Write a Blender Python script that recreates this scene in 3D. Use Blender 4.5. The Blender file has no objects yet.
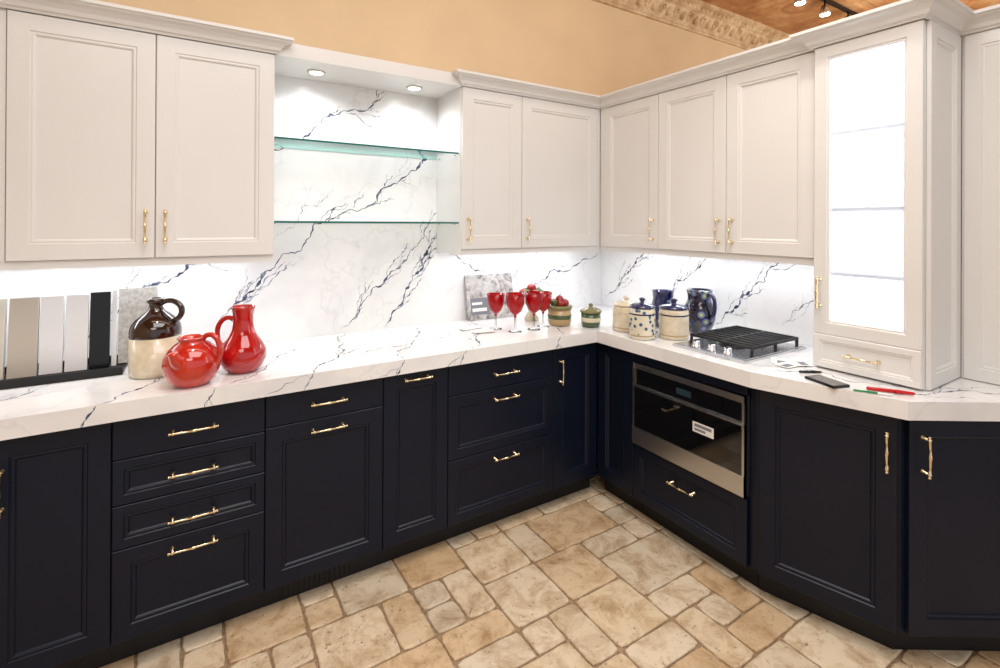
import bpy, bmesh, math, random
from mathutils import Vector, Matrix, noise
random.seed(7)
scene = bpy.context.scene
scene.view_settings.view_transform = 'Standard'

# ------------------------------------------------------------------ materials
def lin(c):
    return tuple(((x/255)/12.92 if x/255 <= .04045 else ((x/255+.055)/1.055)**2.4) for x in c)+(1,)
def mat(name, col, rough=.5, metal=0, coat=0, emis=None, es=0, trans=0, ior=1.45, spec=.5, alpha=1):
    m = bpy.data.materials.new(name); m.use_nodes = True
    p = m.node_tree.nodes['Principled BSDF']
    p.inputs['Base Color'].default_value = lin(col)
    p.inputs['Roughness'].default_value = rough
    p.inputs['Metallic'].default_value = metal
    p.inputs['Coat Weight'].default_value = coat
    p.inputs['Coat Roughness'].default_value = .05
    p.inputs['Transmission Weight'].default_value = trans
    p.inputs['IOR'].default_value = ior
    p.inputs['Specular IOR Level'].default_value = spec
    p.inputs['Alpha'].default_value = alpha
    if emis:
        p.inputs['Emission Color'].default_value = lin(emis); p.inputs['Emission Strength'].default_value = es
    return m
def N(m, t, **kw):
    n = m.node_tree.nodes.new(t)
    for k, v in kw.items():
        if k in n.inputs: n.inputs[k].default_value = v
        else: setattr(n, k, v)
    return n
def L(m, a, b): m.node_tree.links.new(a, b)
def P(m): return m.node_tree.nodes['Principled BSDF']
def ramp(m, fac, stops):
    r = N(m, 'ShaderNodeValToRGB'); e = r.color_ramp.elements
    while len(e) > 1: e.remove(e[-1])
    e[0].position = stops[0][0]; e[0].color = lin(stops[0][1])
    for p, c in stops[1:]:
        x = e.new(p); x.color = lin(c)
    L(m, fac, r.inputs[0]); return r
def noise_n(m, scale, detail=4, rough=.5, dist=0, vec=None):
    n = N(m, 'ShaderNodeTexNoise'); n.inputs['Scale'].default_value = scale; n.inputs['Detail'].default_value = detail
    n.inputs['Roughness'].default_value = rough; n.inputs['Distortion'].default_value = dist
    if vec is None:
        g = N(m, 'ShaderNodeNewGeometry'); vec = g.outputs['Position']
    L(m, vec, n.inputs['Vector']); return n
def bump(m, h, strength=.2, dist=.01):
    b = N(m, 'ShaderNodeBump'); b.inputs['Strength'].default_value = strength; b.inputs['Distance'].default_value = dist
    L(m, h, b.inputs['Height']); L(m, b.outputs[0], P(m).inputs['Normal'])

def paint(name, col, rough, amt=6, coat=0, bs=.03, spec=.5):
    m = mat(name, col, rough, coat=coat, spec=spec)
    n = noise_n(m, 2.5, 3)
    r = ramp(m, n.outputs['Fac'], [(.3, tuple(max(0, c-amt) for c in col)), (.7, tuple(min(255, c+amt) for c in col))])
    L(m, r.outputs[0], P(m).inputs['Base Color'])
    n2 = noise_n(m, 220, 2); bump(m, n2.outputs['Fac'], bs, .002)
    return m
M_white = paint('white_lacquer', (223, 222, 220), .38, 2)
M_navy = paint('navy_lacquer', (11, 19, 37), .36, 2, spec=.33)
M_toe = paint('toe_kick_black', (10, 13, 22), .5, 2)
M_wall = paint('tan_wall_paint', (224, 200, 164), .8, 4)
M_ceilbrown = mat('tin_ceiling', (150, 98, 58), .5, .1)
n = noise_n(M_ceilbrown, 3.5, 8, .65)
r = ramp(M_ceilbrown, n.outputs['Fac'], [(.3, (140, 92, 54)), (.5, (186, 134, 88)), (.7, (216, 178, 132))])
L(M_ceilbrown, r.outputs[0], P(M_ceilbrown).inputs['Base Color'])
bump(M_ceilbrown, n.outputs['Fac'], .4, .02)
M_cornice = mat('cornice_plaster', (206, 176, 136), .55)
n = noise_n(M_cornice, 12, 3); r = ramp(M_cornice, n.outputs['Fac'], [(.35, (190, 158, 120)), (.6, (222, 198, 162))])
L(M_cornice, r.outputs[0], P(M_cornice).inputs['Base Color'])

def quartz(name, rough):
    m = mat(name, (240, 239, 238), rough, coat=.3)
    n1 = noise_n(m, 1.6, 5, .6, .8)
    r = ramp(m, n1.outputs['Fac'], [(.35, (224, 224, 227)), (.5, (236, 236, 236)), (.7, (241, 240, 239))])
    g = N(m, 'ShaderNodeNewGeometry')
    nn = noise_n(m, 3, 4, .6, 0, g.outputs['Position'])
    mixv = N(m, 'ShaderNodeMix', data_type='VECTOR'); mixv.inputs[0].default_value = .35
    L(m, g.outputs['Position'], mixv.inputs[4]); L(m, nn.outputs['Color'], mixv.inputs[5])
    v = N(m, 'ShaderNodeTexVoronoi', feature='DISTANCE_TO_EDGE'); v.inputs['Scale'].default_value = 1.7
    L(m, mixv.outputs[1], v.inputs['Vector'])
    rr = ramp(m, v.outputs['Distance'], [(0, (195, 198, 205)), (.010, (255, 255, 255))])
    mm = N(m, 'ShaderNodeMix', data_type='RGBA', blend_type='MULTIPLY'); mm.inputs[0].default_value = .2
    L(m, r.outputs[0], mm.inputs[6]); L(m, rr.outputs[0], mm.inputs[7])
    L(m, mm.outputs[2], P(m).inputs['Base Color'])
    return m
M_quartz = quartz('veined_quartz', .16)
M_splash = quartz('veined_quartz_wall', .24)
M_vein = mat('quartz_vein_dark', (58, 66, 88), .25)
n = noise_n(M_vein, 12, 4, .6); r = ramp(M_vein, n.outputs['Fac'], [(.38, (36, 44, 70)), (.52, (76, 84, 108)), (.66, (150, 156, 170))])
L(M_vein, r.outputs[0], P(M_vein).inputs['Base Color'])
M_veinlite = mat('quartz_vein_light', (132, 138, 156), .25)
M_brass = mat('polished_brass', (238, 220, 182), .16, 1)
M_steel = mat('brushed_steel', (206, 207, 210), .26, 1)
M_blackglass = mat('black_glass', (8, 9, 11), .04, coat=1)
M_black = mat('black_matte', (18, 18, 20), .45)
M_iron = mat('cast_iron', (26, 27, 30), .5)
M_red = mat('red_glaze', (196, 20, 18), .08, coat=1)
M_coral = mat('coral_glaze', (206, 46, 26), .1, coat=1)
for m_, a, b in ((M_red, (160, 8, 14), (188, 16, 20)), (M_coral, (184, 34, 22), (208, 56, 34))):
    n = noise_n(m_, 12, 3); r = ramp(m_, n.outputs['Fac'], [(.35, a), (.65, b)]); L(m_, r.outputs[0], P(m_).inputs['Base Color'])
M_cream = mat('cream_stoneware', (222, 206, 172), .25, coat=.6)
n = noise_n(M_cream, 25, 3); r = ramp(M_cream, n.outputs['Fac'], [(.35, (206, 193, 166)), (.65, (220, 210, 188))]); L(M_cream, r.outputs[0], P(M_cream).inputs['Base Color'])
M_brown = mat('brown_glaze', (40, 20, 14), .08, coat=1)
M_cobalt = mat('cobalt_glaze', (16, 24, 78), .1, coat=1)
M_green = mat('green_glaze', (60, 84, 50), .2, coat=.5)
M_olive = mat('olive_glaze', (116, 112, 66), .25, coat=.5)
M_tanpot = mat('tan_pottery', (176, 148, 106), .3, coat=.4)
M_redglass = mat('ruby_glass', (200, 4, 22), .04, trans=.6, ior=1.25, coat=.5)
M_fruit = mat('fruit_red', (150, 24, 24), .2, coat=.5)
M_leaf = mat('leaf_green', (62, 92, 40), .4)
M_paper = mat('paper', (232, 231, 228), .6)
M_print = mat('print_grey', (120, 122, 130), .6)
M_lamp = mat('led_disc', (255, 255, 255), .5, emis=(255, 250, 240), es=12)
M_led = mat('led_panel', (255, 255, 255), .5, emis=(244, 248, 255), es=2.4)
M_strip = mat('led_strip', (255, 255, 255), .5, emis=(238, 244, 255), es=2)
M_clearglass = bpy.data.materials.new('clear_glass'); M_clearglass.use_nodes = True
nt = M_clearglass.node_tree; nt.nodes.remove(P(M_clearglass))
tr = nt.nodes.new('ShaderNodeBsdfTransparent'); tr.inputs[0].default_value = (.965, .99, .98, 1)
gl = nt.nodes.new('ShaderNodeBsdfGlossy'); gl.inputs['Roughness'].default_value = .02
fr = nt.nodes.new('ShaderNodeFresnel'); fr.inputs[0].default_value = 1.22
mx = nt.nodes.new('ShaderNodeMixShader'); nt.links.new(fr.outputs[0], mx.inputs[0]); nt.links.new(tr.outputs[0], mx.inputs[1]); nt.links.new(gl.outputs[0], mx.inputs[2])
nt.links.new(mx.outputs[0], nt.nodes['Material Output'].inputs[0])
M_edge = mat('glass_edge_teal', (10, 100, 94), .1, coat=.8)
M_edge2 = mat('glass_edge_pale', (150, 205, 196), .2)
M_blueprint = mat('floral_blue_print', (222, 214, 190), .25, coat=.5)
v = N(M_blueprint, 'ShaderNodeTexVoronoi'); v.inputs['Scale'].default_value = 40
g = N(M_blueprint, 'ShaderNodeNewGeometry'); L(M_blueprint, g.outputs['Position'], v.inputs['Vector'])
r = ramp(M_blueprint, v.outputs['Distance'], [(0, (34, 52, 120)), (.24, (60, 90, 150)), (.32, (90, 130, 90)), (.40, (218, 212, 192))]); L(M_blueprint, r.outputs[0], P(M_blueprint).inputs['Base Color'])
M_floral = mat('dark_floral_glaze', (18, 22, 50), .12, coat=.9)
v = N(M_floral, 'ShaderNodeTexVoronoi'); v.inputs['Scale'].default_value = 20
g = N(M_floral, 'ShaderNodeNewGeometry'); L(M_floral, g.outputs['Position'], v.inputs['Vector'])
r = ramp(M_floral, v.outputs['Distance'], [(0, (206, 196, 160)), (.22, (110, 140, 90)), (.34, (84, 90, 160)), (.44, (14, 17, 40))]); L(M_floral, r.outputs[0], P(M_floral).inputs['Base Color'])
M_marblepic = mat('marble_print', (214, 212, 210), .3)
n = noise_n(M_marblepic, 14, 6, .65, 1.5); r = ramp(M_marblepic, n.outputs['Fac'], [(.35, (100, 96, 96)), (.48, (172, 168, 166)), (.62, (198, 196, 194))]); L(M_marblepic, r.outputs[0], P(M_marblepic).inputs['Base Color'])

# floor stone
M_stone = mat('tumbled_travertine', (214, 186, 150), .32)
m = M_stone
at = N(m, 'ShaderNodeAttribute', attribute_name='tint')
base = ramp(m, at.outputs['Fac'], [(0, (210, 184, 152)), (.2, (224, 206, 180)), (.45, (234, 220, 198)), (.65, (214, 204, 188)), (.85, (226, 210, 186)), (1, (212, 184, 150))])
n1 = noise_n(m, 9, 9, .72, .5)
cl = ramp(m, n1.outputs['Fac'], [(.28, (154, 126, 98)), (.42, (218, 202, 180)), (.55, (250, 245, 236)), (.8, (255, 253, 248))])
mm = N(m, 'ShaderNodeMix', data_type='RGBA', blend_type='MULTIPLY'); mm.inputs[0].default_value = .85
L(m, base.outputs[0], mm.inputs[6]); L(m, cl.outputs[0], mm.inputs[7])
n2 = noise_n(m, 48, 6, .75)
pits = ramp(m, n2.outputs['Fac'], [(.33, (130, 98, 70)), (.41, (255, 255, 255))])
m2 = N(m, 'ShaderNodeMix', data_type='RGBA', blend_type='MULTIPLY'); m2.inputs[0].default_value = .7
L(m, mm.outputs[2], m2.inputs[6]); L(m, pits.outputs[0], m2.inputs[7]); L(m, m2.outputs[2], P(m).inputs['Base Color'])
ad = N(m, 'ShaderNodeMath', operation='ADD'); L(m, n1.outputs['Fac'], ad.inputs[0]); L(m, pits.outputs[0], ad.inputs[1])
bump(m, ad.outputs[0], .3, .005)
M_grout = mat('sand_grout', (176, 146, 112), .85)
n = noise_n(M_grout, 60, 4); r = ramp(M_grout, n.outputs['Fac'], [(.3, (132, 106, 80)), (.7, (176, 150, 120))]); L(M_grout, r.outputs[0], P(M_grout).inputs['Base Color'])

# ------------------------------------------------------------------ mesh builder
class B:
    def __init__(s): s.v = []; s.f = []; s.m = []; s.s = []; s.mats = []
    def mi(s, m):
        if m not in s.mats: s.mats.append(m)
        return s.mats.index(m)
    def add(s, vs, fs, m, smooth=False):
        o = len(s.v); s.v += [tuple(v) for v in vs]; k = s.mi(m)
        for f in fs: s.f.append([i+o for i in f]); s.m.append(k); s.s.append(smooth)
    def box(s, a, b, m, bev=0):
        x0, x1 = sorted((a[0], b[0])); y0, y1 = sorted((a[1], b[1])); z0, z1 = sorted((a[2], b[2]))
        s.add([(x0,y0,z0),(x1,y0,z0),(x1,y1,z0),(x0,y1,z0),(x0,y0,z1),(x1,y0,z1),(x1,y1,z1),(x0,y1,z1)],
              [(0,3,2,1),(4,5,6,7),(0,1,5,4),(1,2,6,5),(2,3,7,6),(3,0,4,7)], m)
    def obox(s, o, da, dn, a0, a1, n0, n1, z0, z1, m):
        vs = []
        for z in (z0, z1):
            for a, n in ((a0,n0),(a1,n0),(a1,n1),(a0,n1)):
                vs.append((o[0]+da[0]*a+dn[0]*n, o[1]+da[1]*a+dn[1]*n, z))
        s.add(vs, [(0,3,2,1),(4,5,6,7),(0,1,5,4),(1,2,6,5),(2,3,7,6),(3,0,4,7)], m)
    def prism(s, poly, z0, z1, m):
        n = len(poly)
        s.add([(x,y,z0) for x,y in poly]+[(x,y,z1) for x,y in poly],
              [tuple(range(n))[::-1], tuple(range(n,2*n))]+[(i,(i+1)%n,n+(i+1)%n,n+i) for i in range(n)], m)
    def lathe(s, prof, c, m, seg=32, mtx=None, smooth=True, caps=True):
        vs = []; fs = []
        for r_, z in prof:
            for i in range(seg):
                a = 2*math.pi*i/seg; p = Vector((r_*math.cos(a), r_*math.sin(a), z))
                if mtx: p = mtx @ p
                vs.append(p+Vector(c))
        for j in range(len(prof)-1):
            for i in range(seg):
                k = (i+1) % seg
                fs.append((j*seg+i, j*seg+k, (j+1)*seg+k, (j+1)*seg+i))
        if caps and prof[0][0] > 1e-6: fs.append(tuple(range(seg))[::-1])
        if caps and prof[-1][0] > 1e-6: fs.append(tuple((len(prof)-1)*seg+i for i in range(seg)))
        s.add(vs, fs, m, smooth)
    def tube(s, pts, rad, m, seg=12, flat=1.0):
        pts = [Vector(p) for p in pts]
        if not isinstance(rad, (list, tuple)): rad = [rad]*len(pts)
        vs = []; fs = []; up = None
        for i, p in enumerate(pts):
            t = (pts[min(i+1, len(pts)-1)]-pts[max(i-1, 0)]).normalized()
            if up is None:
                up = t.orthogonal().normalized()
            up = (up-t*up.dot(t)).normalized(); w = t.cross(up)
            for k in range(seg):
                a = 2*math.pi*k/seg
                vs.append(p+(up*math.cos(a)+w*math.sin(a)*flat)*rad[i])
        for j in range(len(pts)-1):
            for i in range(seg):
                k = (i+1) % seg
                fs.append((j*seg+i, j*seg+k, (j+1)*seg+k, (j+1)*seg+i))
        fs.append(tuple(range(seg))[::-1]); fs.append(tuple((len(pts)-1)*seg+i for i in range(seg)))
        s.add(vs, fs, m, True)
    def stube(s, pts, rad, m, seg=12, sub=5):
        """tube through a Catmull-Rom spline"""
        pts = [Vector(p) for p in pts]; n = len(pts)
        if not isinstance(rad, (list, tuple)): rad = [rad]*n
        op = []; orr = []
        for i in range(n-1):
            p0, p1, p2, p3 = pts[max(i-1,0)], pts[i], pts[i+1], pts[min(i+2,n-1)]
            for k in range(sub):
                t = k/sub
                op.append(.5*((2*p1)+(p2-p0)*t+(2*p0-5*p1+4*p2-p3)*t*t+(3*p1-p0-3*p2+p3)*t**3)); orr.append(rad[i]*(1-t)+rad[i+1]*t)
        op.append(pts[-1]); orr.append(rad[-1]); s.tube(op, orr, m, seg)
    def sphere(s, c, r_, m, seg=16, sz=1):
        n_ = 10
        s.lathe([(max(r_*math.sin(math.pi*i/n_), 0), -r_*sz*math.cos(math.pi*i/n_)) for i in range(n_+1)], c, m, seg)
    def rings(s, o, da, dn, w, h, rg, m, z0, mcap=None):
        """nested rectangle rings: rg = [(inset, depth)], face panel"""
        vs = []; fs = []
        for ins, d in rg:
            for a, z in ((ins, ins), (w-ins, ins), (w-ins, h-ins), (ins, h-ins)):
                vs.append((o[0]+da[0]*a+dn[0]*d, o[1]+da[1]*a+dn[1]*d, z0+z))
        for j in range(len(rg)-1):
            for i in range(4):
                k = (i+1) % 4; fs.append((j*4+i, j*4+k, (j+1)*4+k, (j+1)*4+i))
        s.add(vs, fs, m)
        if mcap is not False:
            s.add(vs[-4:], [(0,1,2,3)], mcap or m)
            s.add(vs[:4], [(3,2,1,0)], m)
    def sweep(s, path, prof, m):
        """sweep vertical profile (out,z) along plan path, outward = right of travel, mitred"""
        P_ = [Vector(p) for p in path]; n = len(P_); k = len(prof); vs = []; fs = []
        for i in range(n):
            def nr(a, b):
                d = (b-a).normalized(); return Vector((d.y, -d.x))
            if i == 0: off = nr(P_[0], P_[1])
            elif i == n-1: off = nr(P_[-2], P_[-1])
            else:
                a = nr(P_[i-1], P_[i]); b = nr(P_[i], P_[i+1]); off = (a+b)/(1+a.dot(b))
            for o_, z in prof: vs.append((P_[i].x+off.x*o_, P_[i].y+off.y*o_, z))
        for i in range(n-1):
            for j in range(k):
                l = (j+1) % k; fs.append((i*k+j, i*k+l, (i+1)*k+l, (i+1)*k+j))
        fs.append(tuple(range(k))); fs.append(tuple((n-1)*k+j for j in range(k))[::-1])
        s.add(vs, fs, m)
    def done(s, name, parent=None, bevel=0, recalc=True, loc=None):
        me = bpy.data.meshes.new(name)
        vs = s.v
        if loc is not None: vs = [(v[0]-loc[0], v[1]-loc[1], v[2]-loc[2]) for v in vs]
        me.from_pydata(vs, [], s.f)
        for m in s.mats: me.materials.append(m)
        me.polygons.foreach_set('material_index', s.m); me.polygons.foreach_set('use_smooth', s.s)
        if recalc:
            bm = bmesh.new(); bm.from_mesh(me); bmesh.ops.recalc_face_normals(bm, faces=bm.faces); bm.to_mesh(me); bm.free()
        o = bpy.data.objects.new(name, me); scene.collection.objects.link(o)
        if loc is not None: o.location = loc
        if parent: o.parent = parent; o.matrix_parent_inverse = parent.matrix_world.inverted()
        if bevel:
            b = o.modifiers.new('bevel', 'BEVEL'); b.width = bevel; b.segments = 2; b.limit_method = 'ANGLE'
        return o

# ------------------------------------------------------------------ dimensions
ZCT, ZCB = .930, .868
ZUB, ZDT = 1.343, 2.235
CEIL = 3.30

# ------------------------------------------------------------------ room
b = B(); b.box((-4.6, 0, 0), (5, .12, CEIL), M_wall); b.done('wall_back')
b = B(); b.box((0, -2.34, 0), (.12, -.001, 2.24), M_wall); b.done('wall_right')
b = B(); b.box((-4.72, -6, 0), (-4.6, .12, CEIL), M_wall); b.done('wall_left')
b = B(); b.box((5, -6, 0), (5.12, .12, CEIL), M_wall); b.done('wall_far_right')
b = B(); b.box((-4.72, -6, CEIL), (5.12, .12, CEIL+.1), M_ceilbrown)
# pressed-metal ceiling panels: raised bordered squares with a round boss
for i in range(8):
    for j in range(5):
        xa, ya = .15+.6*i, -.22-.6*j
        for ins, hh in ((.02,.010),(.11,.018)):
            b.add([(xa+ins,ya-ins,CEIL),(xa+.6-ins,ya-ins,CEIL),(xa+.6-ins,ya-.6+ins,CEIL),(xa+ins,ya-.6+ins,CEIL),
                   (xa+ins+.02,ya-ins-.02,CEIL-hh),(xa+.58-ins,ya-ins-.02,CEIL-hh),(xa+.58-ins,ya-.58+ins,CEIL-hh),(xa+ins+.02,ya-.58+ins,CEIL-hh)],
                  [(0,1,5,4),(1,2,6,5),(2,3,7,6),(3,0,4,7),(4,5,6,7)], M_ceilbrown)
        b.lathe([(.12,0),(.11,-.012),(.07,-.016),(.05,-.03),(0,-.036)], (xa+.3,ya-.3,CEIL-.016), M_ceilbrown, 20, caps=False)
b.done('ceiling', recalc=False)
# ornate cornice: cove with eggs and scrolls
b = B()
b.sweep([(-4.6, 0), (5, 0)], [(0,3.11),(.02,3.11),(.028,3.125),(.02,3.135),(.03,3.15),(.045,3.17),(.07,3.20),(.085,3.235),(.11,3.245),(.115,3.265),(.15,3.272),(.15,3.30),(0,3.30)], M_cornice)
x = -1.0; k = 0
while x < 4.6:
    b.sphere((x, -.055, 3.19), .030, M_cornice, 12, 1.25)
    sp = []
    for t in range(15):
        a_ = t/14*math.pi*2.6; rr = .034*(1-t/20)
        sp.append((x+.082+rr*math.cos(a_)*(1 if k % 2 else -1), -.05-.03*math.sin(a_)*rr/.034-.012, 3.19+rr*math.sin(a_)))
    b.tube(sp, [.007]*12+[.008,.009,.010], M_cornice, 8)
    for q in range(3): b.sphere((x+.055*q, -.112, 3.258), .012, M_cornice, 8)
    x += .165; k += 1
b.done('trim_cornice')

# floor with tumbled stone tiles
b = B()
b.add([(-4.7,-6,0),(5.1,-6,0),(5.1,.1,0),(-4.7,.1,0)], [(0,1,2,3)], M_grout)
U = .132; NX, NY = 36, 36; X0, Y0 = -4.0, -4.7
occ = [[False]*NY for _ in range(NX)]
tints = [0.5]
def fits(i, j, w, h):
    if i+w > NX or j+h > NY: return False
    return all(not occ[a][c] for a in range(i, i+w) for c in range(j, j+h))
for j in range(NY):
    for i in range(NX):
        if occ[i][j]: continue
        opts = [((2,3),2.4),((3,2),2.4),((2,2),3.2),((1,2),2.2),((2,1),3),((1,1),3.0)]
        opts = [(o, w) for o, w in opts if fits(i, j, *o)]
        (w, h) = random.choices([o for o, _ in opts], [q for _, q in opts])[0]
        for a in range(i, i+w):
            for c in range(j, j+h): occ[a][c] = True
        x0, y0, x1, y1 = X0+i*U, Y0+j*U, X0+(i+w)*U, Y0+(j+h)*U
        g_ = .0035
        x0 += g_; y0 += g_; x1 -= g_; y1 -= g_
        rim = []
        nx_, ny_ = 4*w, 4*h
        for k in range(nx_): rim.append((x0+(x1-x0)*k/nx_, y0))
        for k in range(ny_): rim.append((x1, y0+(y1-y0)*k/ny_))
        for k in range(nx_): rim.append((x1-(x1-x0)*k/nx_, y1))
        for k in range(ny_): rim.append((x0, y1-(y1-y0)*k/ny_))
        cx_, cy_ = (x0+x1)/2, (y0+y1)/2; n_ = len(rim); zt = .009+random.uniform(-.001, .001)
        vs = []
        jit = [(random.uniform(-.0022, .0022), random.uniform(-.0022, .0022)) for _ in rim]
        corner = {0, nx_, nx_+ny_, 2*nx_+ny_}
        for lev, (ins, z) in enumerate(((0, .002), (.001, zt-.003), (.003, zt-.0008), (.007, zt))):
            for k, (px, py) in enumerate(rim):
                e = ins+(.0050 if k in corner else 0)
                sx = 1-2*e/(x1-x0); sy = 1-2*e/(y1-y0)
                vs.append((cx_+(px-cx_)*sx+jit[k][0], cy_+(py-cy_)*sy+jit[k][1], z))
        fs = []
        for l in range(3):
            for k in range(n_):
                q = (k+1) % n_; fs.append((l*n_+k, l*n_+q, (l+1)*n_+q, (l+1)*n_+k))
        fs.append(tuple(3*n_+k for k in range(n_)))
        b.add(vs, fs, M_stone)
        t = random.random(); tints += [t]*len(fs)
fl = b.done('floor', recalc=False)
a = fl.data.attributes.new('tint', 'FLOAT', 'FACE'); a.data.foreach_set('value', tints)

# ------------------------------------------------------------------ joinery helpers
def handle(b, o, da, dn, a, z, length, vertical):
    """brass pull: shaped bar on two posts"""
    def pt(s_, out):
        if vertical: return Vector((o[0]+da[0]*a+dn[0]*out, o[1]+da[1]*a+dn[1]*out, z+s_))
        return Vector((o[0]+da[0]*(a+s_)+dn[0]*out, o[1]+da[1]*(a+s_)+dn[1]*out, z))
    h = length/2
    prof = [(-1,.002),(-.985,.0055),(-.95,.0058),(-.93,.0038),(-.88,.0036),(-.84,.0062),(-.79,.0062),(-.76,.0042),(-.4,.0036),(-.1,.0044),(-.06,.0058),(.06,.0058),(.1,.0044),(.4,.0036),(.76,.0042),(.79,.0062),(.84,.0062),(.88,.0036),(.93,.0038),(.95,.0058),(.985,.0055),(1,.002)]
    b.tube([pt(s_*h, .028+.004*(1-s_*s_)) for s_, _ in prof], [r_ for _, r_ in prof], M_brass, 10)
    for sg in (-1, 1):
        b.tube([pt(sg*h*.815, 0), pt(sg*h*.815, .003), pt(sg*h*.815, .006), pt(sg*h*.815, .028)], [.008, .008, .0042, .004], M_brass, 10)
def front(b, o, da, dn, a0, a1, z0, z1, m, fw=.058, slab=False, t=.02):
    g_ = .0016; oo = (o[0]+da[0]*(a0+g_), o[1]+da[1]*(a0+g_)); w = a1-a0-2*g_; h = z1-z0-2*g_
    if slab: rg = [(0,.0005),(0,t-.002),(.002,t)]
    else: rg = [(0,.0005),(0,t-.002),(.002,t),(fw,t),(fw+.003,t-.004),(fw+.009,t-.003),(fw+.013,t-.005),(fw+.017,t-.010)]
    b.rings(oo, da, dn, w, h, rg, m, z0+g_)
BA, BN = (1, 0), (0, -1)      # back run facing -y
RA, RN = (0, -1), (-1, 0)     # right run facing -x

def base_cab(name, x0, x1, fronts, handles, extra=None):
    b = B()
    b.box((x0+.0004, -.002, .12), (x1-.0004, -.59, ZCB-.0005), M_navy)
    b.box((x0+.0004, -.002, .0105), (x1-.0004, -.53, .12), M_toe)
    body = b.done(name)
    b = B()
    for a0, a1, z0, z1, kw in fronts: front(b, (0, -.59), BA, BN, a0, a1, z0, z1, M_navy, **kw)
    b.done('door_fronts', body)
    b = B()
    for a, z, l, v_ in handles: handle(b, (0, -.61), BA, BN, a, z, l, v_)
    if handles: b.done('pulls', body)
    return body
ZT = ZCB-.006
base_cab('base_cabinet', -3.66, -3.05, [(-3.66,-3.355,.12,ZT,{}),(-3.355,-3.05,.12,ZT,{})], [])
base_cab('base_cabinet', -3.05, -2.744, [(-3.05,-2.744,.12,ZT,{})], [(-3.004,.705,.14,True)])
base_cab('drawer_base_cabinet', -2.744, -2.287, [(-2.744,-2.287,.725,ZT,{'slab':True}),(-2.744,-2.287,.574,.725,{'fw':.03}),(-2.744,-2.287,.428,.574,{'fw':.03}),(-2.744,-2.287,.12,.428,{'fw':.05})],
         [(-2.515,z,.15,False) for z in (.79,.645,.49,.385)])
bc = base_cab('pullout_base_cabinet', -2.287, -1.83, [(-2.287,-1.83,.735,ZT,{'slab':True}),(-2.287,-1.83,.12,.735,{})], [(-2.058,.80,.14,False),(-2.058,.695,.14,False)])
b = B()
b.box((-2.22, -.53, .02), (-1.93, -.534, .105), M_black)
for i in range(14): b.box((-2.21+.02*i, -.534, .028), (-2.20+.02*i, -.539, .097), M_toe)
b.done('toe_vent_grille', bc)
base_cab('base_cabinet', -1.83, -1.525, [(-1.83,-1.525,.12,ZT,{})], [(-1.68,.832,.13,False)])
base_cab('drawer_base_cabinet', -1.525, -.915, [(-1.525,-.915,.715,ZT,{'slab':True}),(-1.525,-.915,.418,.715,{'fw':.045}),(-1.525,-.915,.12,.418,{'fw':.045})],
         [(-1.22,z,.14,False) for z in (.785,.665,.378)])
base_cab('base_cabinet', -.915, -.59, [(-.915,-.612,.12,ZT,{})], [(-.875,.735,.13,True)])
# right run: corner cabinet
b = B(); b.box((-.002, -.592, .12), (-.588, -.872, ZCB-.0005), M_navy); b.box((-.002,-.592,.0105), (-.53,-.872,.12), M_toe)
body = b.done('corner_base_cabinet')
b = B(); front(b, (-.588, 0), RA, RN, .614, .872, .12, ZT, M_navy); b.done('door_fronts', body)
# oven cabinet
b = B()
b.box((-.002,-.874,.12), (-.59,-.885,ZCB-.0005), M_navy); b.box((-.002,-1.474,.12), (-.59,-1.484,ZCB-.0005), M_navy)
b.box((-.002,-.885,.12), (-.59,-1.474,.40), M_navy); b.box((-.002,-.885,.83), (-.59,-1.474,ZCB-.0005), M_navy)
b.box((-.002,-.885,.40), (-.1,-1.474,.83), M_navy)
b.box((-.002,-.874,.0105), (-.53,-1.484,.12), M_toe)
body = b.done('oven_base_cabinet')
b = B(); front(b, (-.59,0), RA, RN, .874, 1.484, .12, .395, M_navy, fw=.045); front(b, (-.59,0), RA, RN, .874, 1.484, .815, ZT, M_navy, slab=True)
b.done('drawer_front', body)
b = B(); handle(b, (-.61,0), RA, RN, 1.18, .31, .14, False); b.done('pull', body)
# oven drawer
b = B()
b.box((-.57,-.89,.403), (-.5895,-1.47,.81), M_black)
def ob(a0, a1, z0, z1, n0, n1, m): b.obox((-.59,0), RA, RN, a0, a1, n0, n1, z0, z1, m)
ob(.88,1.478,.405,.812,0,.012,M_steel)
ob(.88,1.478,.785,.812,.012,.03,M_steel)
ob(.88,1.478,.700,.785,.012,.022,M_blackglass)
ob(.88,1.478,.692,.702,.012,.034,M_steel)
ob(.88,1.478,.49,.692,.012,.030,M_blackglass)
ob(.88,1.478,.405,.49,.012,.034,M_steel)
for sd in (.88, 1.468): ob(sd, sd+.01, .405,.812,.012,.031,M_steel)
ob(1.14,1.22,.728,.756,.022,.0225,mat('display',(40,60,70),.2))
ob(1.235,1.34,.59,.635,.030,.0305,M_paper)
ob(1.245,1.33,.615,.628,.0305,.031,M_print)
ob(1.245,1.30,.598,.608,.0305,.031,M_print)
b.done('microwave_drawer_oven')

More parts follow.
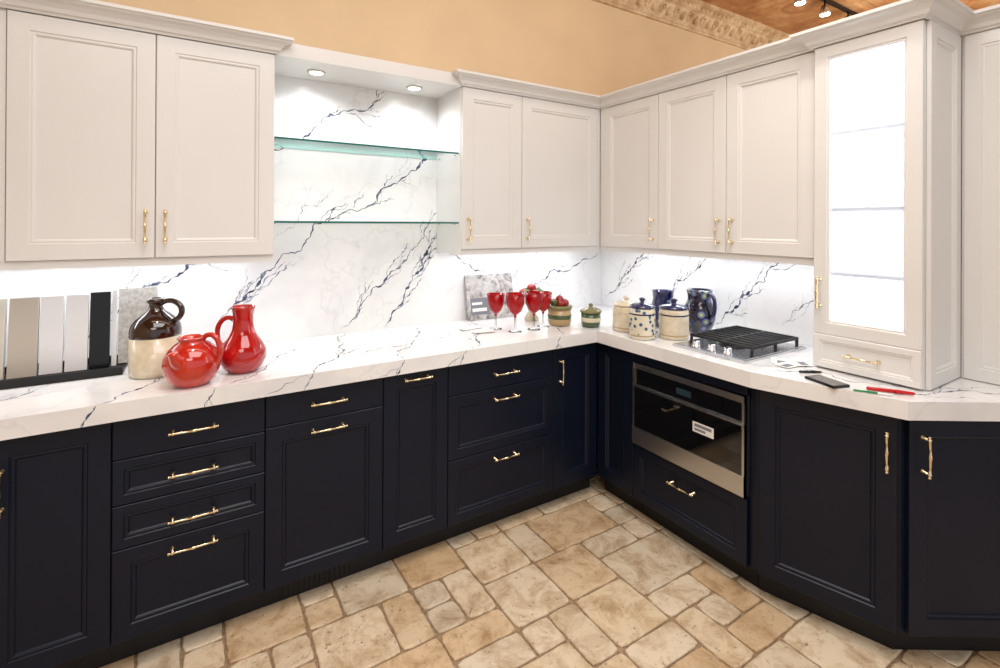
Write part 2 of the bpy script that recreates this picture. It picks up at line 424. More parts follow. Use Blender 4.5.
# angled end cabinets
V1 = Vector((-.65,-1.52)); V2 = Vector((-.514,-1.983)); V3 = Vector((-0.002,-2.313))
d1 = (V2-V1).normalized(); d2 = (V3-V2).normalized()
n1_ = Vector((-d1.y, d1.x)); n2_ = Vector((-d2.y, d2.x))   # inward (toward wall)
def inter(p, d, q, e):
    den = d.x*e.y-d.y*e.x; t = ((q.x-p.x)*e.y-(q.y-p.y)*e.x)/den; return p+d*t
def offs(k, xf):
    a = inter(Vector((xf,-1)), Vector((0,-1)), V1+n1_*k, d1)
    c = inter(V1+n1_*k, d1, V2+n2_*k, d2)
    e = inter(V2+n2_*k, d2, Vector((-.003,0)), Vector((0,-1)))
    return a, c, e
fa, fc, fe = offs(.06, -.59)
ta, tc, te = offs(.12, -.53)
b = B()
b.prism([(-.003,-1.487), (-.59,-1.487), (fa.x,fa.y), (fc.x,fc.y), (fe.x,fe.y)], .12, ZCB-.0005, M_navy)
b.prism([(-.003,-1.487), (-.53,-1.487), (ta.x,ta.y), (tc.x,tc.y), (te.x,te.y)], .0105, .12, M_toe)
body = b.done('angled_end_base_cabinet')
b = B(); o1 = (fa.x, fa.y); len1 = (fc-fa).length; D1 = tuple(d1); O1 = tuple(-n1_)
front(b, o1, D1, O1, .012, len1-.006, .12, ZT, M_navy)
o2 = (fc.x, fc.y); len2 = (fe-fc).length; D2 = tuple(d2); O2 = tuple(-n2_)
front(b, o2, D2, O2, .014, min(len2-.03, .45), .12, ZT, M_navy)
b.done('door_fronts', body)
b = B(); q1 = (o1[0]+O1[0]*.02, o1[1]+O1[1]*.02); q2 = (o2[0]+O2[0]*.02, o2[1]+O2[1]*.02)
handle(b, q1, D1, O1, len1-.034, .740, .14, True); handle(b, q2, D2, O2, .058, .740, .14, True)
b.done('pulls', body)

# ------------------------------------------------------------------ veins
def fract(pts, n=5, amp=.15):
    pts = [Vector(p) for p in pts]
    for k in range(n):
        out = [pts[0]]
        for a, c in zip(pts, pts[1:]):
            d = c-a; m_ = (a+c)/2+Vector((-d.y, d.x))*random.uniform(-amp, amp)*1.3
            out += [m_, c]
        pts = out
    return pts
def vein(b, pts, to3, width=.006, m=None, branches=5, depth=0, n=5):
    m = m or M_vein
    pl = fract(pts, n)
    ph = random.random()*50
    vs = []; fs = []
    N_ = len(pl)
    for i, p in enumerate(pl):
        d = pl[min(i+1, N_-1)]-pl[max(i-1, 0)]; d = d.normalized() if d.length > 0 else Vector((1,0))
        nn = Vector((-d.y, d.x)); t = i/(N_-1)
        w = width*1.15*(.2+1.0*abs(noise.noise(Vector((i*.14+ph, 3, 1))))*1.9)*min(1, .15+6*min(t, 1-t))/2
        w = min(w, width)
        vs += [to3(p+nn*w), to3(p-nn*w)]
    for i in range(N_-1): fs.append((2*i, 2*i+1, 2*i+3, 2*i+2))
    b.add(vs, fs, m)
    for _ in range(branches):
        i = random.randint(int(N_*.08), int(N_*.9)); p = pl[i]
        j = min(i+max(2, N_//10), N_-1); d = (pl[j]-p)
        if d.length < 1e-4: continue
        d.normalize(); ang = random.choice((-1, 1))*random.uniform(.15, .6)
        dd = Vector((d.x*math.cos(ang)-d.y*math.sin(ang), d.x*math.sin(ang)+d.y*math.cos(ang)))
        ln = random.uniform(.05, .2)*(1 if depth == 0 else .45)
        q = p+dd*ln*.6; q2 = q+(dd*.35+d*.65)*ln*.5
        vein(b, [p, q, q2], to3, width*.42, M_veinlite if depth or random.random() < .5 else m, 1 if depth == 0 else 0, depth+1, max(2, n-1))

# back wall splash
b = B(); b.box((-3.66,-.012,ZCT+.0005), (-.0005,-.0005,ZDT+.01), M_splash)
tb = lambda p: (min(p.x, -.013), -.0124, min(max(p.y, ZCT+.002), ZDT+.008))
vein(b, [(-2.42,1.02),(-2.31,1.146),(-2.177,1.292),(-1.965,1.519),(-1.836,1.572),(-1.532,1.755),(-1.305,1.912),(-1.2,2.0)], tb, .012, branches=16, n=5)
vein(b, [(-2.25,1.80),(-2.02,1.96),(-1.836,2.10),(-1.62,2.235)], tb, .009, branches=9)
vein(b, [(-1.86,.95),(-1.73,1.098),(-1.56,1.251),(-1.42,1.40),(-1.305,1.52)], tb, .009, branches=11)
vein(b, [(-1.62,.94),(-1.5,1.14),(-1.40,1.25),(-1.305,1.44)], tb, .013, branches=11)
vein(b, [(-1.15,.98),(-.76,1.04),(-.55,1.14),(-.386,1.19),(-.02,1.33)], tb, .010, branches=8)
vein(b, [(-1.25,1.33),(-1.05,1.22),(-.8,1.16),(-.5,1.33)], tb, .006, branches=5)
vein(b, [(-2.95,1.0),(-2.75,1.17),(-2.57,1.28),(-2.4,1.34)], tb, .009, branches=9)
vein(b, [(-1.75,1.55),(-1.6,1.72),(-1.5,1.98),(-1.33,2.1)], tb, .0026, M_veinlite, branches=4)
vein(b, [(-2.2,1.42),(-2.05,1.60),(-1.9,1.68)], tb, .0026, M_veinlite, branches=4)
b.done('backsplash', recalc=False)
b = B(); b.box((-.012,-2.31,ZCT+.0005), (-.0005,-.0125,ZUB+.03), M_splash)
tb2 = lambda p: (-.0124, min(p.x, -.014), min(max(p.y, ZCT+.002), ZUB+.02))
vein(b, [(-.05,1.0),(-.226,1.15),(-.33,1.25),(-.45,1.35)], tb2, .010, branches=8)
vein(b, [(-.6,1.08),(-.75,1.2),(-.88,1.34)], tb2, .008, branches=6)
vein(b, [(-.93,.95),(-1.036,1.04),(-1.14,1.16),(-1.256,1.30),(-1.29,1.35)], tb2, .011, branches=9)
vein(b, [(-1.3,1.0),(-1.45,1.15),(-1.58,1.3)], tb2, .005, branches=4)
b.done('backsplash', recalc=False)

# countertop
b = B()
b.prism([(-3.66,-.001),(-3.66,-.65),(-.65,-.65),(V1.x,V1.y),(V2.x,V2.y),(V3.x,V3.y),(-.002,-.001)], ZCB, ZCT, M_quartz)
zt_ = ZCT+.0003
tc_ = lambda p: (min(p.x, -.014), min(max(p.y, -.6502), -.014), zt_)
def ctop_edge(x, z1=.868):
    te_ = lambda p: (p.x, -.6503, min(max(p.y, z1), ZCT))
    vein(b, [(x, ZCT), (x-.02, (ZCT+z1)/2), (x-.035, z1)], te_, .006, branches=2, n=3)
for pts, w in (([(-2.78,-.65),(-2.66,-.5),(-2.6,-.36),(-2.45,-.2),(-2.3,-.05)], .009),
               ([(-2.12,-.65),(-1.98,-.45),(-1.9,-.22),(-1.84,-.02)], .010),
               ([(-1.45,-.65),(-1.3,-.46),(-1.22,-.25),(-1.05,-.02)], .009),
               ([(-1.75,-.65),(-1.62,-.4),(-1.5,-.2),(-1.42,-.02)], .007),
               ([(-2.45,-.65),(-2.25,-.42),(-2.1,-.2)], .006),
               ([(-3.3,-.62),(-3.1,-.45),(-2.95,-.3)], .007),
               ([(-1.9,-.5),(-1.6,-.4),(-1.35,-.3)], .004),
               ([(-.9,-.64),(-.8,-.5),(-.62,-.4)], .006)):
    vein(b, pts, tc_, w, branches=6)
for x_ in (-2.78,-2.12,-1.45,-.9,-1.75,-2.45): ctop_edge(x_)
tr_ = lambda p: (min(max(p.x, -.6502), -.014), p.y, zt_)
for pts, w in (([(-.63,-.95),(-.45,-.88),(-.2,-.7),(-.05,-.6)], .006), ([(-.56,-1.55),(-.42,-1.62),(-.36,-1.9),(-.2,-2.02)], .007), ([(-.48,-1.93),(-.3,-2.0),(-.08,-2.15)], .007), ([(-.60,-1.2),(-.58,-1.35),(-.50,-1.55)], .005)):
    vein(b, pts, tr_, w, branches=4)
b.done('countertop', recalc=False)

# ------------------------------------------------------------------ wall cabinets
K = -.0135
# left bank
b = B(); b.box((-3.66,K,1.372), (-2.222,-.31,2.247), M_white)
b.box((-3.66,-.295,ZUB), (-2.222,-.318,1.372), M_white); b.box((-2.24,K,ZUB), (-2.222,-.295,1.372), M_white)
b.box((-3.085,-.31,1.372), (-3.068,-.322,2.247), M_white)
body = b.done('wall_cabinet')
b = B()
for a0, a1 in ((-3.53,-3.09),(-3.0665,-2.645),(-2.645,-2.224)): front(b, (0,-.31), BA, BN, a0, a1, 1.372, 2.237, M_white)
b.done('doors', body)
b = B(); handle(b, (0,-.33), BA, BN, -2.675, 1.495, .13, True); handle(b, (0,-.33), BA, BN, -2.612, 1.495, .13, True)
b.done('pulls', body)
CP = [(0,2.238),(.006,2.238),(.010,2.246),(.018,2.249),(.024,2.262),(.038,2.276),(.052,2.282),(.056,2.288),(.064,2.290),(.064,2.302),(0,2.302)]
b = B(); b.sweep([(-3.66,-.33),(-2.222,-.33),(-2.222,K)], CP, M_white); b.prism([(-3.66,-.33),(-2.222,-.33),(-2.222,K),(-3.66,K)], 2.247, 2.30, M_white)
b.done('crown_molding', body)
# strip light fixtures under cabinets
def strip(parent, a, c):
    b = B(); b.box(a, c, M_strip); b.done('under_cabinet_light_strip', parent)
strip(body, (-3.6,-.17,1.362), (-2.26,-.20,1.371))
# centre bank
xu3, xu4 = -1.3135, -.93
b = B(); b.box((xu3,K,1.372), (K,-.31,2.247), M_white)
b.box((xu3,-.295,ZUB), (-.31,-.318,1.372), M_white); b.box((xu3,K,ZUB), (xu3+.018,-.295,1.372), M_white)
b.box((-.352,-.31,1.372), (-.33,-.328,2.247), M_white)
body = b.done('wall_cabinet')
b = B(); front(b, (0,-.31), BA, BN, xu3+.002, xu4, 1.372, 2.237, M_white); front(b, (0,-.31), BA, BN, xu4, -.352, 1.372, 2.237, M_white)
b.done('doors', body)
b = B(); handle(b, (0,-.33), BA, BN, xu3+.035, 1.48, .13, True); handle(b, (0,-.33), BA, BN, xu4+.035, 1.48, .13, True)
b.done('pulls', body)
strip(body, (-1.25,-.17,1.362), (-.35,-.20,1.371))
# right bank
b = B(); b.box((K,-.312,1.372), (-.31,-1.606,2.247), M_white); b.box((-.295,-.312,ZUB), (-.318,-1.606,1.372), M_white)
b.box((-.31,-.332,1.372), (-.328,-.40,2.247), M_white)
body = b.done('wall_cabinet')
b = B()
for a0, a1 in ((.36,.789),(.789,1.20),(1.20,1.604)): front(b, (-.31,0), RA, RN, a0, a1, 1.372, 2.237, M_white)
b.done('doors', body)
b = B()
for a_ in (.755, 1.165, 1.236): handle(b, (-.33,0), RA, RN, a_, 1.48, .13, True)
b.done('pulls', body)
strip(body, (-.17,-.4,1.362), (-.20,-1.55,1.371))
b = B()
b.sweep([(xu3,K),(xu3,-.33),(-.33,-.33),(-.33,-1.608),(-.355,-1.608),(-.355,-1.972),(-.03,-1.972),(-.03,-2.33)], CP, M_white)
b.prism([(xu3,K),(xu3,-.33),(-.33,-.33),(-.33,-1.61),(-.35,-1.61),(-.35,-1.97),(-.03,-1.97),(-.03,-2.33),(-.001,-2.33),(-.001,K)], 2.2475, 2.301, M_white)
b.done('crown_molding', body)

# glass tower
b = B(); ty0, ty1 = -1.6095, -1.9695
b.box((K,ty0,ZCT+.001), (-.33,ty0-.016,2.246), M_white)
b.box((K,ty1,ZCT+.001), (-.33,ty1+.016,2.246), M_white)
b.box((K,ty0,ZCT+.001), (-.024,ty1,2.246), M_white)
b.box((-.024,ty0-.016,ZCT+.001), (-.328,ty1+.016,1.078), M_white)
b.box((-.024,ty0-.016,2.20), (-.328,ty1+.016,2.246), M_white)
M_shelf_shaded = mat('shelf_white_shaded', (150,154,160), .6)  # white shelves; shade of their less lit fronts is put into the grey
for z in (1.317,1.575,1.88): b.box((-.035,ty0-.017,z-.009), (-.325,ty1+.017,z+.009), M_shelf_shaded)
body = b.done('glass_door_tower_cabinet')
# LED lining: back and side panels inside the cabinet
b = B(); b.box((-.0245,ty0-.02,1.085), (-.030,ty1+.02,2.195), M_led)
b.box((-.03,ty0-.0165,1.085), (-.31,ty0-.0168,2.195), M_led)
b.box((-.03,ty1+.0168,1.085), (-.31,ty1+.0165,2.195), M_led)
b.done('led_lining_panel', body)
b = B()
def frame_open(b, o, da, dn, a0, a1, z0, z1, fw, m, t=.02):
    w = a1-a0; h = z1-z0; oo = (o[0]+da[0]*a0, o[1]+da[1]*a0)
    b.rings(oo, da, dn, w, h, [(0,.0005),(0,t-.002),(.002,t),(fw-.012,t),(fw-.008,t-.004),(fw-.003,t-.004),(fw,t-.009),(fw,.002),(0,.0005)], m, z0, False)
frame_open(b, (-.33,0), RA, RN, 1.611, 1.968, 1.072, 2.237, .058, M_white, .022)
b.done('glass_door_frame', body)
M_frost = bpy.data.materials.new('frosted_glass'); M_frost.use_nodes = True
nt = M_frost.node_tree; nt.nodes.remove(P(M_frost))
t1 = nt.nodes.new('ShaderNodeBsdfTransparent'); t1.inputs[0].default_value = (.97,.98,1,1)
t2 = nt.nodes.new('ShaderNodeBsdfTranslucent'); t2.inputs[0].default_value = (.95,.97,1,1)
t3 = nt.nodes.new('ShaderNodeMixShader'); t3.inputs[0].default_value = .45
nt.links.new(t1.outputs[0], t3.inputs[1]); nt.links.new(t2.outputs[0], t3.inputs[2]); nt.links.new(t3.outputs[0], nt.nodes['Material Output'].inputs[0])
b = B(); b.add([(-.336,-1.665,1.126),(-.336,-1.914,1.126),(-.336,-1.914,2.183),(-.336,-1.665,2.183)], [(0,1,2,3)], M_frost); b.done('glass_pane', body)
b = B(); b.rings((-.33,-1.6115), RA, RN, .357, .133, [(0,.0005),(0,.026),(.003,.03),(.022,.03),(.025,.027),(.03,.027),(.034,.022)], M_white, .938)
b.done('drawer_front', body)
b = B(); handle(b, (-.352,0), RA, RN, 1.79, 1.003, .12, False); handle(b, (-.352,0), RA, RN, 1.636, 1.24, .13, True); b.done('pulls', body)
b = B()
front(b, (-.328,ty1-.0005), (1,0), (0,-1), 0, .30, ZCT+.002, 2.236, M_white, fw=.05, t=.014)
b.done('side_panel', body)
# wall end panel
b = B(); b.box((-.0125,-1.985,ZCT+.001), (-.026,-2.315,2.246), M_white); front(b, (-.026,0), RA, RN, 1.99, 2.31, ZCT+.002, 2.236, M_white, fw=.045, t=.006)
b.done('end_wall_panel')

# open shelf niche
b = B(); b.box((-2.221,K,2.236), (xu3-.0005,-.33,2.298), M_white)
body = b.done('niche_header_soffit')
b = B()
for x_ in (-2.02,-1.52):
    b.lathe([(0,0),(.032,0),(.032,.004),(0,.004)], (x_,-.17,2.2315), M_lamp, 24)
    b.lathe([(.032,-.003),(.041,-.002),(.043,.0045),(.032,.0045)], (x_,-.17,2.2315), M_white, 24, caps=False)
b.done('recessed_downlights', body)
def shelf(z):
    b = B(); x0, x1, y0, y1 = -2.219, xu3-.003, -.30, -.014; e = .0045
    b.add([(x0,y0,z+e),(x1,y0,z+e),(x1,y1,z+e),(x0,y1,z+e)], [(0,1,2,3)], M_clearglass)
    b.add([(x0,y0,z-e),(x1,y0,z-e),(x1,y1,z-e),(x0,y1,z-e)], [(3,2,1,0)], M_clearglass)
    b.add([(x0,y0,z-e),(x1,y0,z-e),(x1,y0,z+e),(x0,y0,z+e)], [(0,1,2,3)], M_edge)
    b.add([(x0,y1,z-e),(x1,y1,z-e),(x1,y1,z+e),(x0,y1,z+e)], [(3,2,1,0)], M_edge2)
    for x_ in (x0+.004, x1-.004):
        for y_ in (-.26,-.06): b.box((x_-.004,y_-.004,z-e-.006), (x_+.004,y_+.004,z-e), M_steel)
    b.done('glass_shelf', recalc=False)
shelf(1.884); shelf(1.514)

# ------------------------------------------------------------------ counter objects
Z = ZCT+.0006
def arc(c, r1, r2, a0, a1, dirx, n=16):
    out = []
    for i in range(n+1):
        a = math.radians(a0+(a1-a0)*i/n)
        out.append((c[0]+dirx[0]*r1*math.cos(a), c[1]+dirx[1]*r1*math.cos(a), c[2]+r2*math.sin(a)))
    return out
CR = (.848,-.53)  # horizontal direction the handles point along
# jug
c = (-2.64,-.34,Z); b = B()
b.lathe([(0,0),(.078,0),(.084,.004),(.085,.02),(.085,.145)], c, M_cream, 40)
b.lathe([(.085,.145),(.0855,.15),(.085,.170),(.080,.190),(.066,.211),(.046,.228),(.030,.240),(.023,.254),(.023,.267),(.029,.272),(.031,.279),(.029,.287),(.022,.289),(.018,.28),(.018,.25),(0,.25)], c, M_brown, 40)
b.tube(arc((c[0]+.045,c[1]-.028,c[2]+.240), .047, .040, 140, -75, CR), .0105, M_brown, 12)
b.done('stoneware_jug')
# squat coral teapot pitcher
c = (-2.522,-.56,Z); b = B()
prof = [(0,0),(.05,0),(.056,.004),(.075,.022),(.088,.05),(.092,.076),(.088,.102),(.074,.128),(.054,.146),(.044,.153),(.042,.160),(.047,.168),(.044,.170),(.038,.163),(.036,.155),(0,.15)]
b.lathe(prof, c, M_coral, 44)
b.stube([(c[0]+CR[0]*q, c[1]+CR[1]*q, c[2]+w) for q, w in ((.035,.158),(.05,.174),(.072,.176),(.091,.160),(.099,.13),(.098,.10),(.085,.075))], .0095, M_coral, 12)
sp = (-.5,-.85)
b.stube([(c[0]+sp[0]*q, c[1]+sp[1]*q, c[2]+w) for q, w in ((.07,.085),(.092,.105),(.106,.125),(.112,.14))], [.024,.02,.016,.017], M_coral, 16)
b.done('squat_red_teapot')
# tall red vase pitcher
c = (-2.352,-.475,Z); b = B()
b.lathe([(0,0),(.048,0),(.054,.004),(.074,.024),(.085,.052),(.083,.082),(.068,.112),(.050,.138),(.040,.162),(.036,.188),(.036,.215),(.041,.242),(.045,.252),(.042,.253),(.036,.240),(.032,.215),(.030,.18),(0,.17)], c, M_red, 44)
b.stube([(c[0]-CR[0]*q, c[1]-CR[1]*q, c[2]+w) for q, w in ((.030,.195),(.052,.207),(.078,.200),(.096,.175),(.101,.14),(.094,.11),(.072,.085))], .010, M_red, 12)
b.done('red_vase_pitcher')
# goblets
def goblet(x, y, s=1):
    b = B(); c = (x, y, Z)
    b.lathe([(0,0),(.036*s,0),(.036*s,.002),(.010,.007),(.005,.014),(.0045,.075*s)], c, M_clearglass, 28)
    b.lathe([(.0045,.075*s),(.009,.082*s),(.005,.088*s),(.014,.092*s),(.034*s,.112*s),(.047*s,.145*s),(.053*s,.205*s),(.0515*s,.205*s),(.045*s,.147*s),(.032*s,.115*s),(.008,.096*s),(0,.095*s)], c, M_redglass, 32, caps=False)
    b.done('red_wine_goblet')
goblet(-1.10,-.33,.95); goblet(-1.045,-.44); goblet(-.925,-.445); goblet(-.835,-.41,.95)
# marble print board leaning
def lean(b, x0, x1, z0, z1, t0, t1, m, ybase, ang=10):
    an = math.radians(ang); vs = []
    for z in (z0, z1):
        for x_, t in ((x0,t0),(x1,t0),(x1,t1),(x0,t1)):
            vs.append((x_, ybase+z*math.sin(an)-t*math.cos(an), Z+z*math.cos(an)+t*math.sin(an)))
    b.add(vs, [(0,3,2,1),(4,5,6,7),(0,1,5,4),(1,2,6,5),(2,3,7,6),(3,0,4,7)], m)
b = B()
lean(b, -1.13,-.80,0,.27,0,.012,M_marblepic,-.062)
lean(b, -1.11,-.98,.03,.13,.012,.0125,M_print,-.062)
lean(b, -1.10,-1.0,.05,.07,.0125,.013,M_paper,-.062)
lean(b, -1.10,-1.03,.09,.105,.0125,.013,M_paper,-.062)
b.done('leaning_marble_print')
# napkins / leaflets
b = B()
for k, (x_, y_, an) in enumerate(((-1.22,-.32,.3),(-1.20,-.36,-.2),(-1.23,-.27,.1))):
    ca, sa = math.cos(an), math.sin(an)
    b.obox((x_,y_), (ca,sa), (-sa,ca), -.06,.06,-.035,.035, Z+.004*k, Z+.004*k+.0035, M_paper)
b.done('folded_napkins')
# fruit bowl pot
c = (-.725,-.42,Z); b = B()
b.lathe([(0,0),(.052,0),(.062,.006),(.068,.03),(.068,.095)], c, M_tanpot, 32)
b.lathe([(.068,.04),(.0697,.042),(.0697,.062),(.068,.064)], c, M_green, 32)
b.lathe([(.068,.095),(.074,.098),(.074,.110),(.068,.114),(.05,.114),(0,.114)], c, M_olive, 32)
for i in range(6):
    a_ = i*math.pi/3; b.sphere((c[0]+.036*math.cos(a_), c[1]+.036*math.sin(a_), c[2]+.128), .021, M_fruit if i % 3 else M_leaf, 14)
b.sphere((c[0], c[1], c[2]+.148), .023, M_fruit, 14)
b.tube([(c[0],c[1],c[2]+.166),(c[0]+.004,c[1],c[2]+.176),(c[0]+.01,c[1],c[2]+.184)], [.002,.002,.0015], M_brown, 6)
b.done('fruit_topped_pot')
c = (-.78,-.22,Z); b = B()
b.lathe([(0,0),(.04,0),(.045,.01),(.02,.05),(.018,.08),(.06,.11),(.085,.135),(.088,.145),(.08,.14),(.0,.118)], c, M_cream, 32)
for i in range(7):
    a_ = i*math.pi*2/7; b.sphere((c[0]+.05*math.cos(a_), c[1]+.05*math.sin(a_), c[2]+.162), .027, M_fruit if i % 2 else M_leaf, 14)
b.sphere((c[0], c[1], c[2]+.19), .030, M_fruit, 14)
b.done('pedestal_fruit_bowl')
c = (-.60,-.545,Z); b = B()
b.lathe([(0,0),(.044,0),(.052,.006),(.055,.03),(.055,.078)], c, M_green, 32)
b.lathe([(.055,.03),(.0565,.032),(.0565,.052),(.055,.054)], c, M_cream, 32)
b.lathe([(.055,.078),(.061,.081),(.061,.090),(.052,.097),(.03,.106),(.012,.110),(.010,.117),(.014,.124),(.008,.130),(0,.131)], c, M_olive, 32)
b.done('small_lidded_pot')
def canister(name, x, y, r_, h, mb, ml, lid=True):
    b = B(); c = (x, y, Z)
    b.lathe([(0,0),(r_-.006,0),(r_,.006),(r_*1.02,.02),(r_*1.02,h-.02),(r_*.98,h-.006),(r_*.93,h)], c, mb, 36)
    b.lathe([(r_*1.02,.018),(r_*1.03,.020),(r_*1.03,.023),(r_*1.02,.025)], c, M_tanpot, 36)
    b.lathe([(r_*1.02,h-.032),(r_*1.03,h-.030),(r_*1.03,h-.026),(r_*1.02,h-.024)], c, ml, 36)
    b.lathe([(r_*.95,h),(r_*1.0,h+.003),(r_*1.0,h+.010),(r_*.8,h+.018),(r_*.3,h+.023),(r_*.16,h+.026),(r_*.15,h+.033),(r_*.26,h+.042),(r_*.2,h+.05),(0,h+.053)], c, mb if lid else ml, 36)
    return b.done(name)
canister('cream_canister', -.50,-.72,.072,.135,M_cream,M_cream)
canister('floral_canister', -.57,-.895,.064,.155,M_blueprint,M_cobalt, False)
canister('cream_canister', -.425,-.975,.072,.150,M_cream,M_cobalt, False)
# cobalt crock behind
c = (-.25,-.76,Z); b = B()
b.lathe([(0,0),(.05,0),(.062,.01),(.068,.06),(.064,.12),(.055,.16),(.06,.2),(.064,.205),(.056,.2),(.05,.16),(0,.15)], c, M_cobalt, 32)
b.tube(arc((c[0]-.03,c[1]-.05,c[2]+.11), .055, .05, 80, -80, (-.4,-.9)), .008, M_cobalt, 10)
b.done('cobalt_blue_crock')
c = (-.185,-.95,Z); b = B()
b.lathe([(0,0),(.05,0),(.056,.006),(.075,.04),(.084,.08),(.082,.12),(.068,.155),(.060,.175),(.060,.195),(.068,.226),(.064,.228),(.054,.195),(.052,.175),(0,.165)], c, M_floral, 40)
b.stube([(c[0]-.2*q, c[1]-.98*q, c[2]+w) for q, w in ((.05,.20),(.078,.212),(.104,.195),(.112,.155),(.104,.11),(.078,.075))], .010, M_cobalt, 12)
b.stube([(c[0]+.1*q, c[1]+.99*q, c[2]+w) for q, w in ((.045,.19),(.062,.208),(.078,.222))], [.026,.020,.012], M_cobalt, 14)
b.done('floral_pitcher')

# cooktop
b = B(); cx0, cx1, cy0, cy1 = -.565, -.075, -1.445, -1.08
b.box((cx0,cy0,Z), (cx1,cy1,Z+.010), M_steel)
b.box((cx0+.012,cy0+.012,Z+.010), (cx1-.012,cy1-.012,Z+.013), M_steel)
for (x_, r_) in ((-.36,.05),(-.17,.038)):
    c = (x_, (cy0+cy1)/2, Z+.013)
    b.lathe([(0,0),(r_*1.3,0),(r_*1.3,.003),(r_,.005),(r_,.014),(r_*.9,.017),(0,.018)], c, M_black, 32)
for y_ in (-1.34,-1.26,-1.18):
    c = (-.52, y_+.0, Z+.013)
    b.lathe([(0,0),(.022,0),(.022,.004),(.018,.006),(.017,.024),(.014,.027),(0,.027)], c, M_steel, 24)
    b.box((c[0]-.016,c[1]-.003,c[2]+.027), (c[0]+.016,c[1]+.003,c[2]+.033), M_black)
ct = b.done('gas_cooktop')
b = B(); gz = Z+.046
for y_ in (cy0+.03, cy1-.03, (cy0+cy1)/2):
    b.tube([(-.465,y_,gz),(-.095,y_,gz)], .0075, M_iron, 8)
for k in range(9):
    x_ = -.462+k*.0455
    b.tube([(x_,cy0+.03,gz),(x_,cy1-.03,gz)], .0072, M_iron, 8)
for x_ in (-.462,-.098,-.28):
    for y_ in (cy0+.03, cy1-.03): b.tube([(x_,y_,gz),(x_,y_,Z+.0135)], .0072, M_iron, 8)
b.done('grates', ct)

# papers, phone, pens
b = B()
for k, (x_, y_, an) in enumerate(((-.33,-1.53,.2),(-.40,-1.50,.5),(-.43,-1.55,-.1),(-.36,-1.56,.9))):
    ca, sa = math.cos(an), math.sin(an)
    b.obox((x_,y_), (ca,sa), (-sa,ca), -.05,.05,-.032,.032, Z+.0015*k, Z+.0015*k+.001, M_paper)
    b.obox((x_,y_), (ca,sa), (-sa,ca), -.04,.01,-.022,.010, Z+.0015*k+.001, Z+.0015*k+.0012, M_print)
b.done('paper_leaflets')
b = B(); b.obox((-.535,-1.745), (.95,-.30), (.30,.95), -.036,.036,-.062,.062, Z, Z+.009, M_black); b.obox((-.535,-1.745), (.95,-.30), (.30,.95), -.032,.032,-.056,.056, Z+.009, Z+.0095, M_blackglass)
b.done('smartphone', bevel=.002)
def pen(name, a, c, r_, m, mc):
    a = Vector(a); c = Vector(c); d = (c-a).normalized()
    b = B(); L_ = (c-a).length
    pts = [a+d*L_*t for t in (0,.02,.6,.62,.66,.96,1.0)]
    for p in pts: p.z = Z+r_*1.15+.0004
    b.tube(pts[:3], [r_*.6,r_,r_], m, 12); b.tube(pts[3-1:], [r_*1.12,r_*1.12,r_*1.1,r_*.8,r_*.3], mc, 12)
    b.done(name)
M_rpen = mat('pen_red', (190,24,26), .3); M_gpen = mat('pen_green', (40,140,80), .3)
pen('red_marker', (-.505,-1.86,0), (-.43,-1.975,0), .0065, M_rpen, M_rpen)
pen('green_pen', (-.555,-1.84,0), (-.50,-1.94,0), .0035, M_gpen, M_paper)
pen('black_pen', (-.50,-1.63,0), (-.43,-1.68,0), .005, M_black, M_black)

# sample rack
b = B()
b.box((-3.55,-.30,Z), (-2.745,-.10,Z+.012), M_black)
b.box((-3.55,-.30,Z+.012), (-2.745,-.29,Z+.03), M_black)
b.box((-3.55,-.11,Z+.012), (-2.745,-.10,Z+.035), M_black)
body = b.done('sample_display_rack')
def smp(x0, x1, h, m, yb):
    an = math.radians(7); b = B(); vs = []
    for z in (.0135, h):
        for x_, t in ((x0,0),(x1,0),(x1,.02),(x0,.02)):
            vs.append((x_, yb+z*math.sin(an)-t*math.cos(an), Z+z*math.cos(an)+t*math.sin(an)+.0))
    b.add(vs, [(0,3,2,1),(4,5,6,7),(0,1,5,4),(1,2,6,5),(2,3,7,6),(3,0,4,7)], m); b.done('sample_tile', body, bevel=.001)
MS1 = mat('sample_cream', (212,208,198), .3); MS2 = mat('sample_tan', (188,180,168), .4); MS3 = mat('sample_white', (226,226,228), .2)
MS4 = mat('sample_black', (20,20,22), .2); MS5 = mat('sample_grey_speckle', (186,182,176), .3)
n = noise_n(MS5, 60, 3, .6); r = ramp(MS5, n.outputs['Fac'], [(.4,(166,162,156)),(.6,(190,187,182))]); L(MS5, r.outputs[0], P(MS5).inputs['Base Color'])
for x0, x1, h, m_, yb in ((-3.52,-3.40,.30,MS2,-.2),(-3.38,-3.26,.30,MS3,-.2),(-3.24,-3.095,.30,MS1,-.2),(-3.085,-3.005,.30,MS2,-.205),(-3.0,-2.935,.30,MS3,-.2),(-2.928,-2.862,.30,MS3,-.2),(-2.857,-2.795,.305,MS4,-.2),(-2.79,-2.775,.31,MS3,-.19),(-2.772,-2.645,.31,MS5,-.16)):
    smp(x0, x1, h, m_, yb)

# track lights
b = B(); b.box((.6,-.73,3.262), (3.6,-.70,3.2795), M_black)
for x_ in (1.3,1.67,2.05,2.9):
    b.tube([(x_,-.715,3.262),(x_,-.715,3.22)], .008, M_black, 8)
    b.lathe([(.0,.0),(.025,.0),(.04,-.05),(.042,-.07),(.036,-.07),(.034,-.06),(0,-.06)], (x_,-.715,3.225), M_steel, 20)
    b.lathe([(0,0),(.035,0),(.035,.003)], (x_,-.715,3.153), M_lamp, 20)
b.done('track_light')

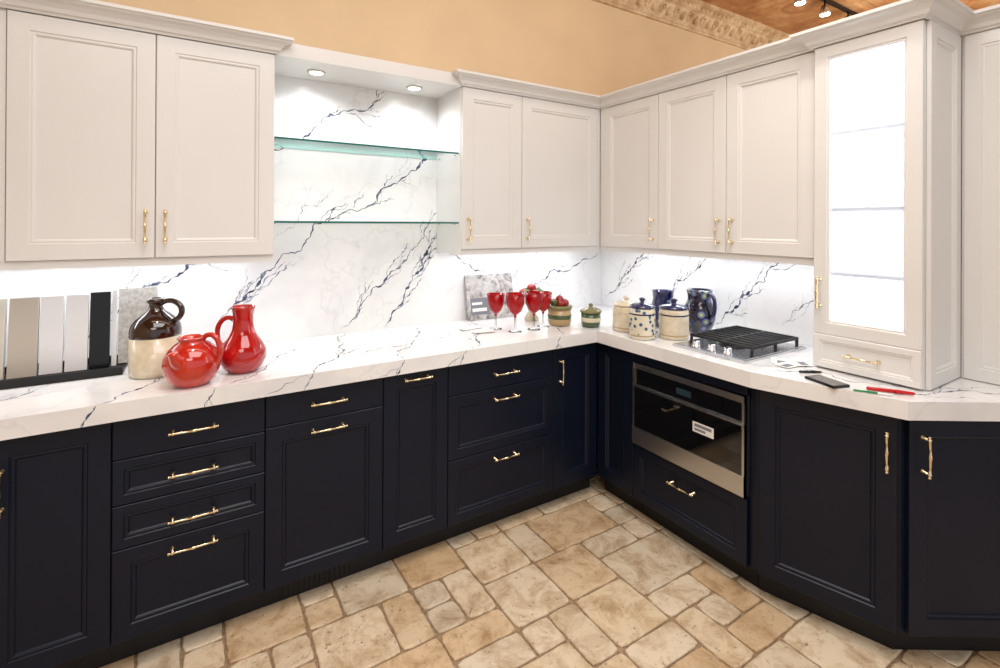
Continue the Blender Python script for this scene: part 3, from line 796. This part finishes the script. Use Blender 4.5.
# ------------------------------------------------------------------ lights
def area(name, loc, sx, sy, w, col, rot=(0,0,0), spread=math.pi):
    l = bpy.data.lights.new(name, 'AREA'); l.shape = 'RECTANGLE'; l.size = sx; l.size_y = sy; l.energy = w; l.color = col; l.spread = spread
    o = bpy.data.objects.new(name, l); o.location = loc; o.rotation_euler = rot; scene.collection.objects.link(o); return o
COOL = (.93,.96,1); WARM = (1,.90,.79); NEU = (1,.985,.96)
area('led_strip_light', (-2.93,-.17,1.36), 1.3,.03, 3.2, COOL)
area('led_strip_light', (-.80,-.17,1.36), .9,.03, 2.5, COOL)
area('led_strip_light', (-.17,-.98,1.36), .03,1.15, 2.8, COOL)
for x_ in (-2.02,-1.52):
    l = bpy.data.lights.new('niche_downlight', 'SPOT'); l.energy = 11; l.spot_size = 2.8; l.spot_blend = .9; l.color = COOL; l.shadow_soft_size = .04
    o = bpy.data.objects.new('niche_downlight', l); o.location = (x_,-.17,2.225); scene.collection.objects.link(o)
# room ceiling lights, plus added fill for far ceiling and back wall
area('ceiling_light', (-1.9,-2.3,3.2), 2.2,1.6, 55, NEU)
area('ceiling_light', (-3.2,-4.2,3.2), 1.6,1.6, 38, NEU)
area('added_ceiling_fill', (1.9,-1.9,2.2), 1.6,1.6, 46, WARM, (math.pi,0,0))  # added unseen fill, faces up to brighten the far ceiling and cornice
area('added_wall_fill', (-1.4,-1.1,3.2), 3.6,.2, 10, WARM, (math.radians(58),0,0))  # added unseen fill, tilted to brighten the tan wall above the cabinets
for x_, y_ in ((-2.4,-1.0),(-.9,-1.3)):
    l = bpy.data.lights.new('track_spot', 'SPOT'); l.energy = 46; l.spot_size = 1.4; l.spot_blend = .8; l.color = WARM; l.shadow_soft_size = .06
    o = bpy.data.objects.new('track_spot', l); o.location = (x_,y_-.3,3.2); scene.collection.objects.link(o)
w = bpy.data.worlds.new('World'); scene.world = w; w.use_nodes = True
bg = w.node_tree.nodes['Background']; bg.inputs[0].default_value = (.94,.965,1,1); bg.inputs[1].default_value = .75

# ------------------------------------------------------------------ camera
cd = bpy.data.cameras.new('camera'); co = bpy.data.objects.new('camera', cd); scene.collection.objects.link(co)
cd.sensor_width = 36; cd.lens = 495.58/1000*36; cd.shift_y = -.1118
yaw, pit, rol = map(math.radians, (31.975, .1067, .284))
F = Vector((math.sin(yaw)*math.cos(pit), math.cos(yaw)*math.cos(pit), math.sin(pit)))
R0 = Vector((math.cos(yaw), -math.sin(yaw), 0)); U0 = R0.cross(F)
Rr = R0*math.cos(rol)+U0*math.sin(rol); Ur = -R0*math.sin(rol)+U0*math.cos(rol)
mw = Matrix((( Rr.x, Ur.x, -F.x, -2.5288), (Rr.y, Ur.y, -F.y, -2.6576), (Rr.z, Ur.z, -F.z, 1.5136), (0,0,0,1)))
co.matrix_world = mw; cd.clip_start = .05
scene.camera = co
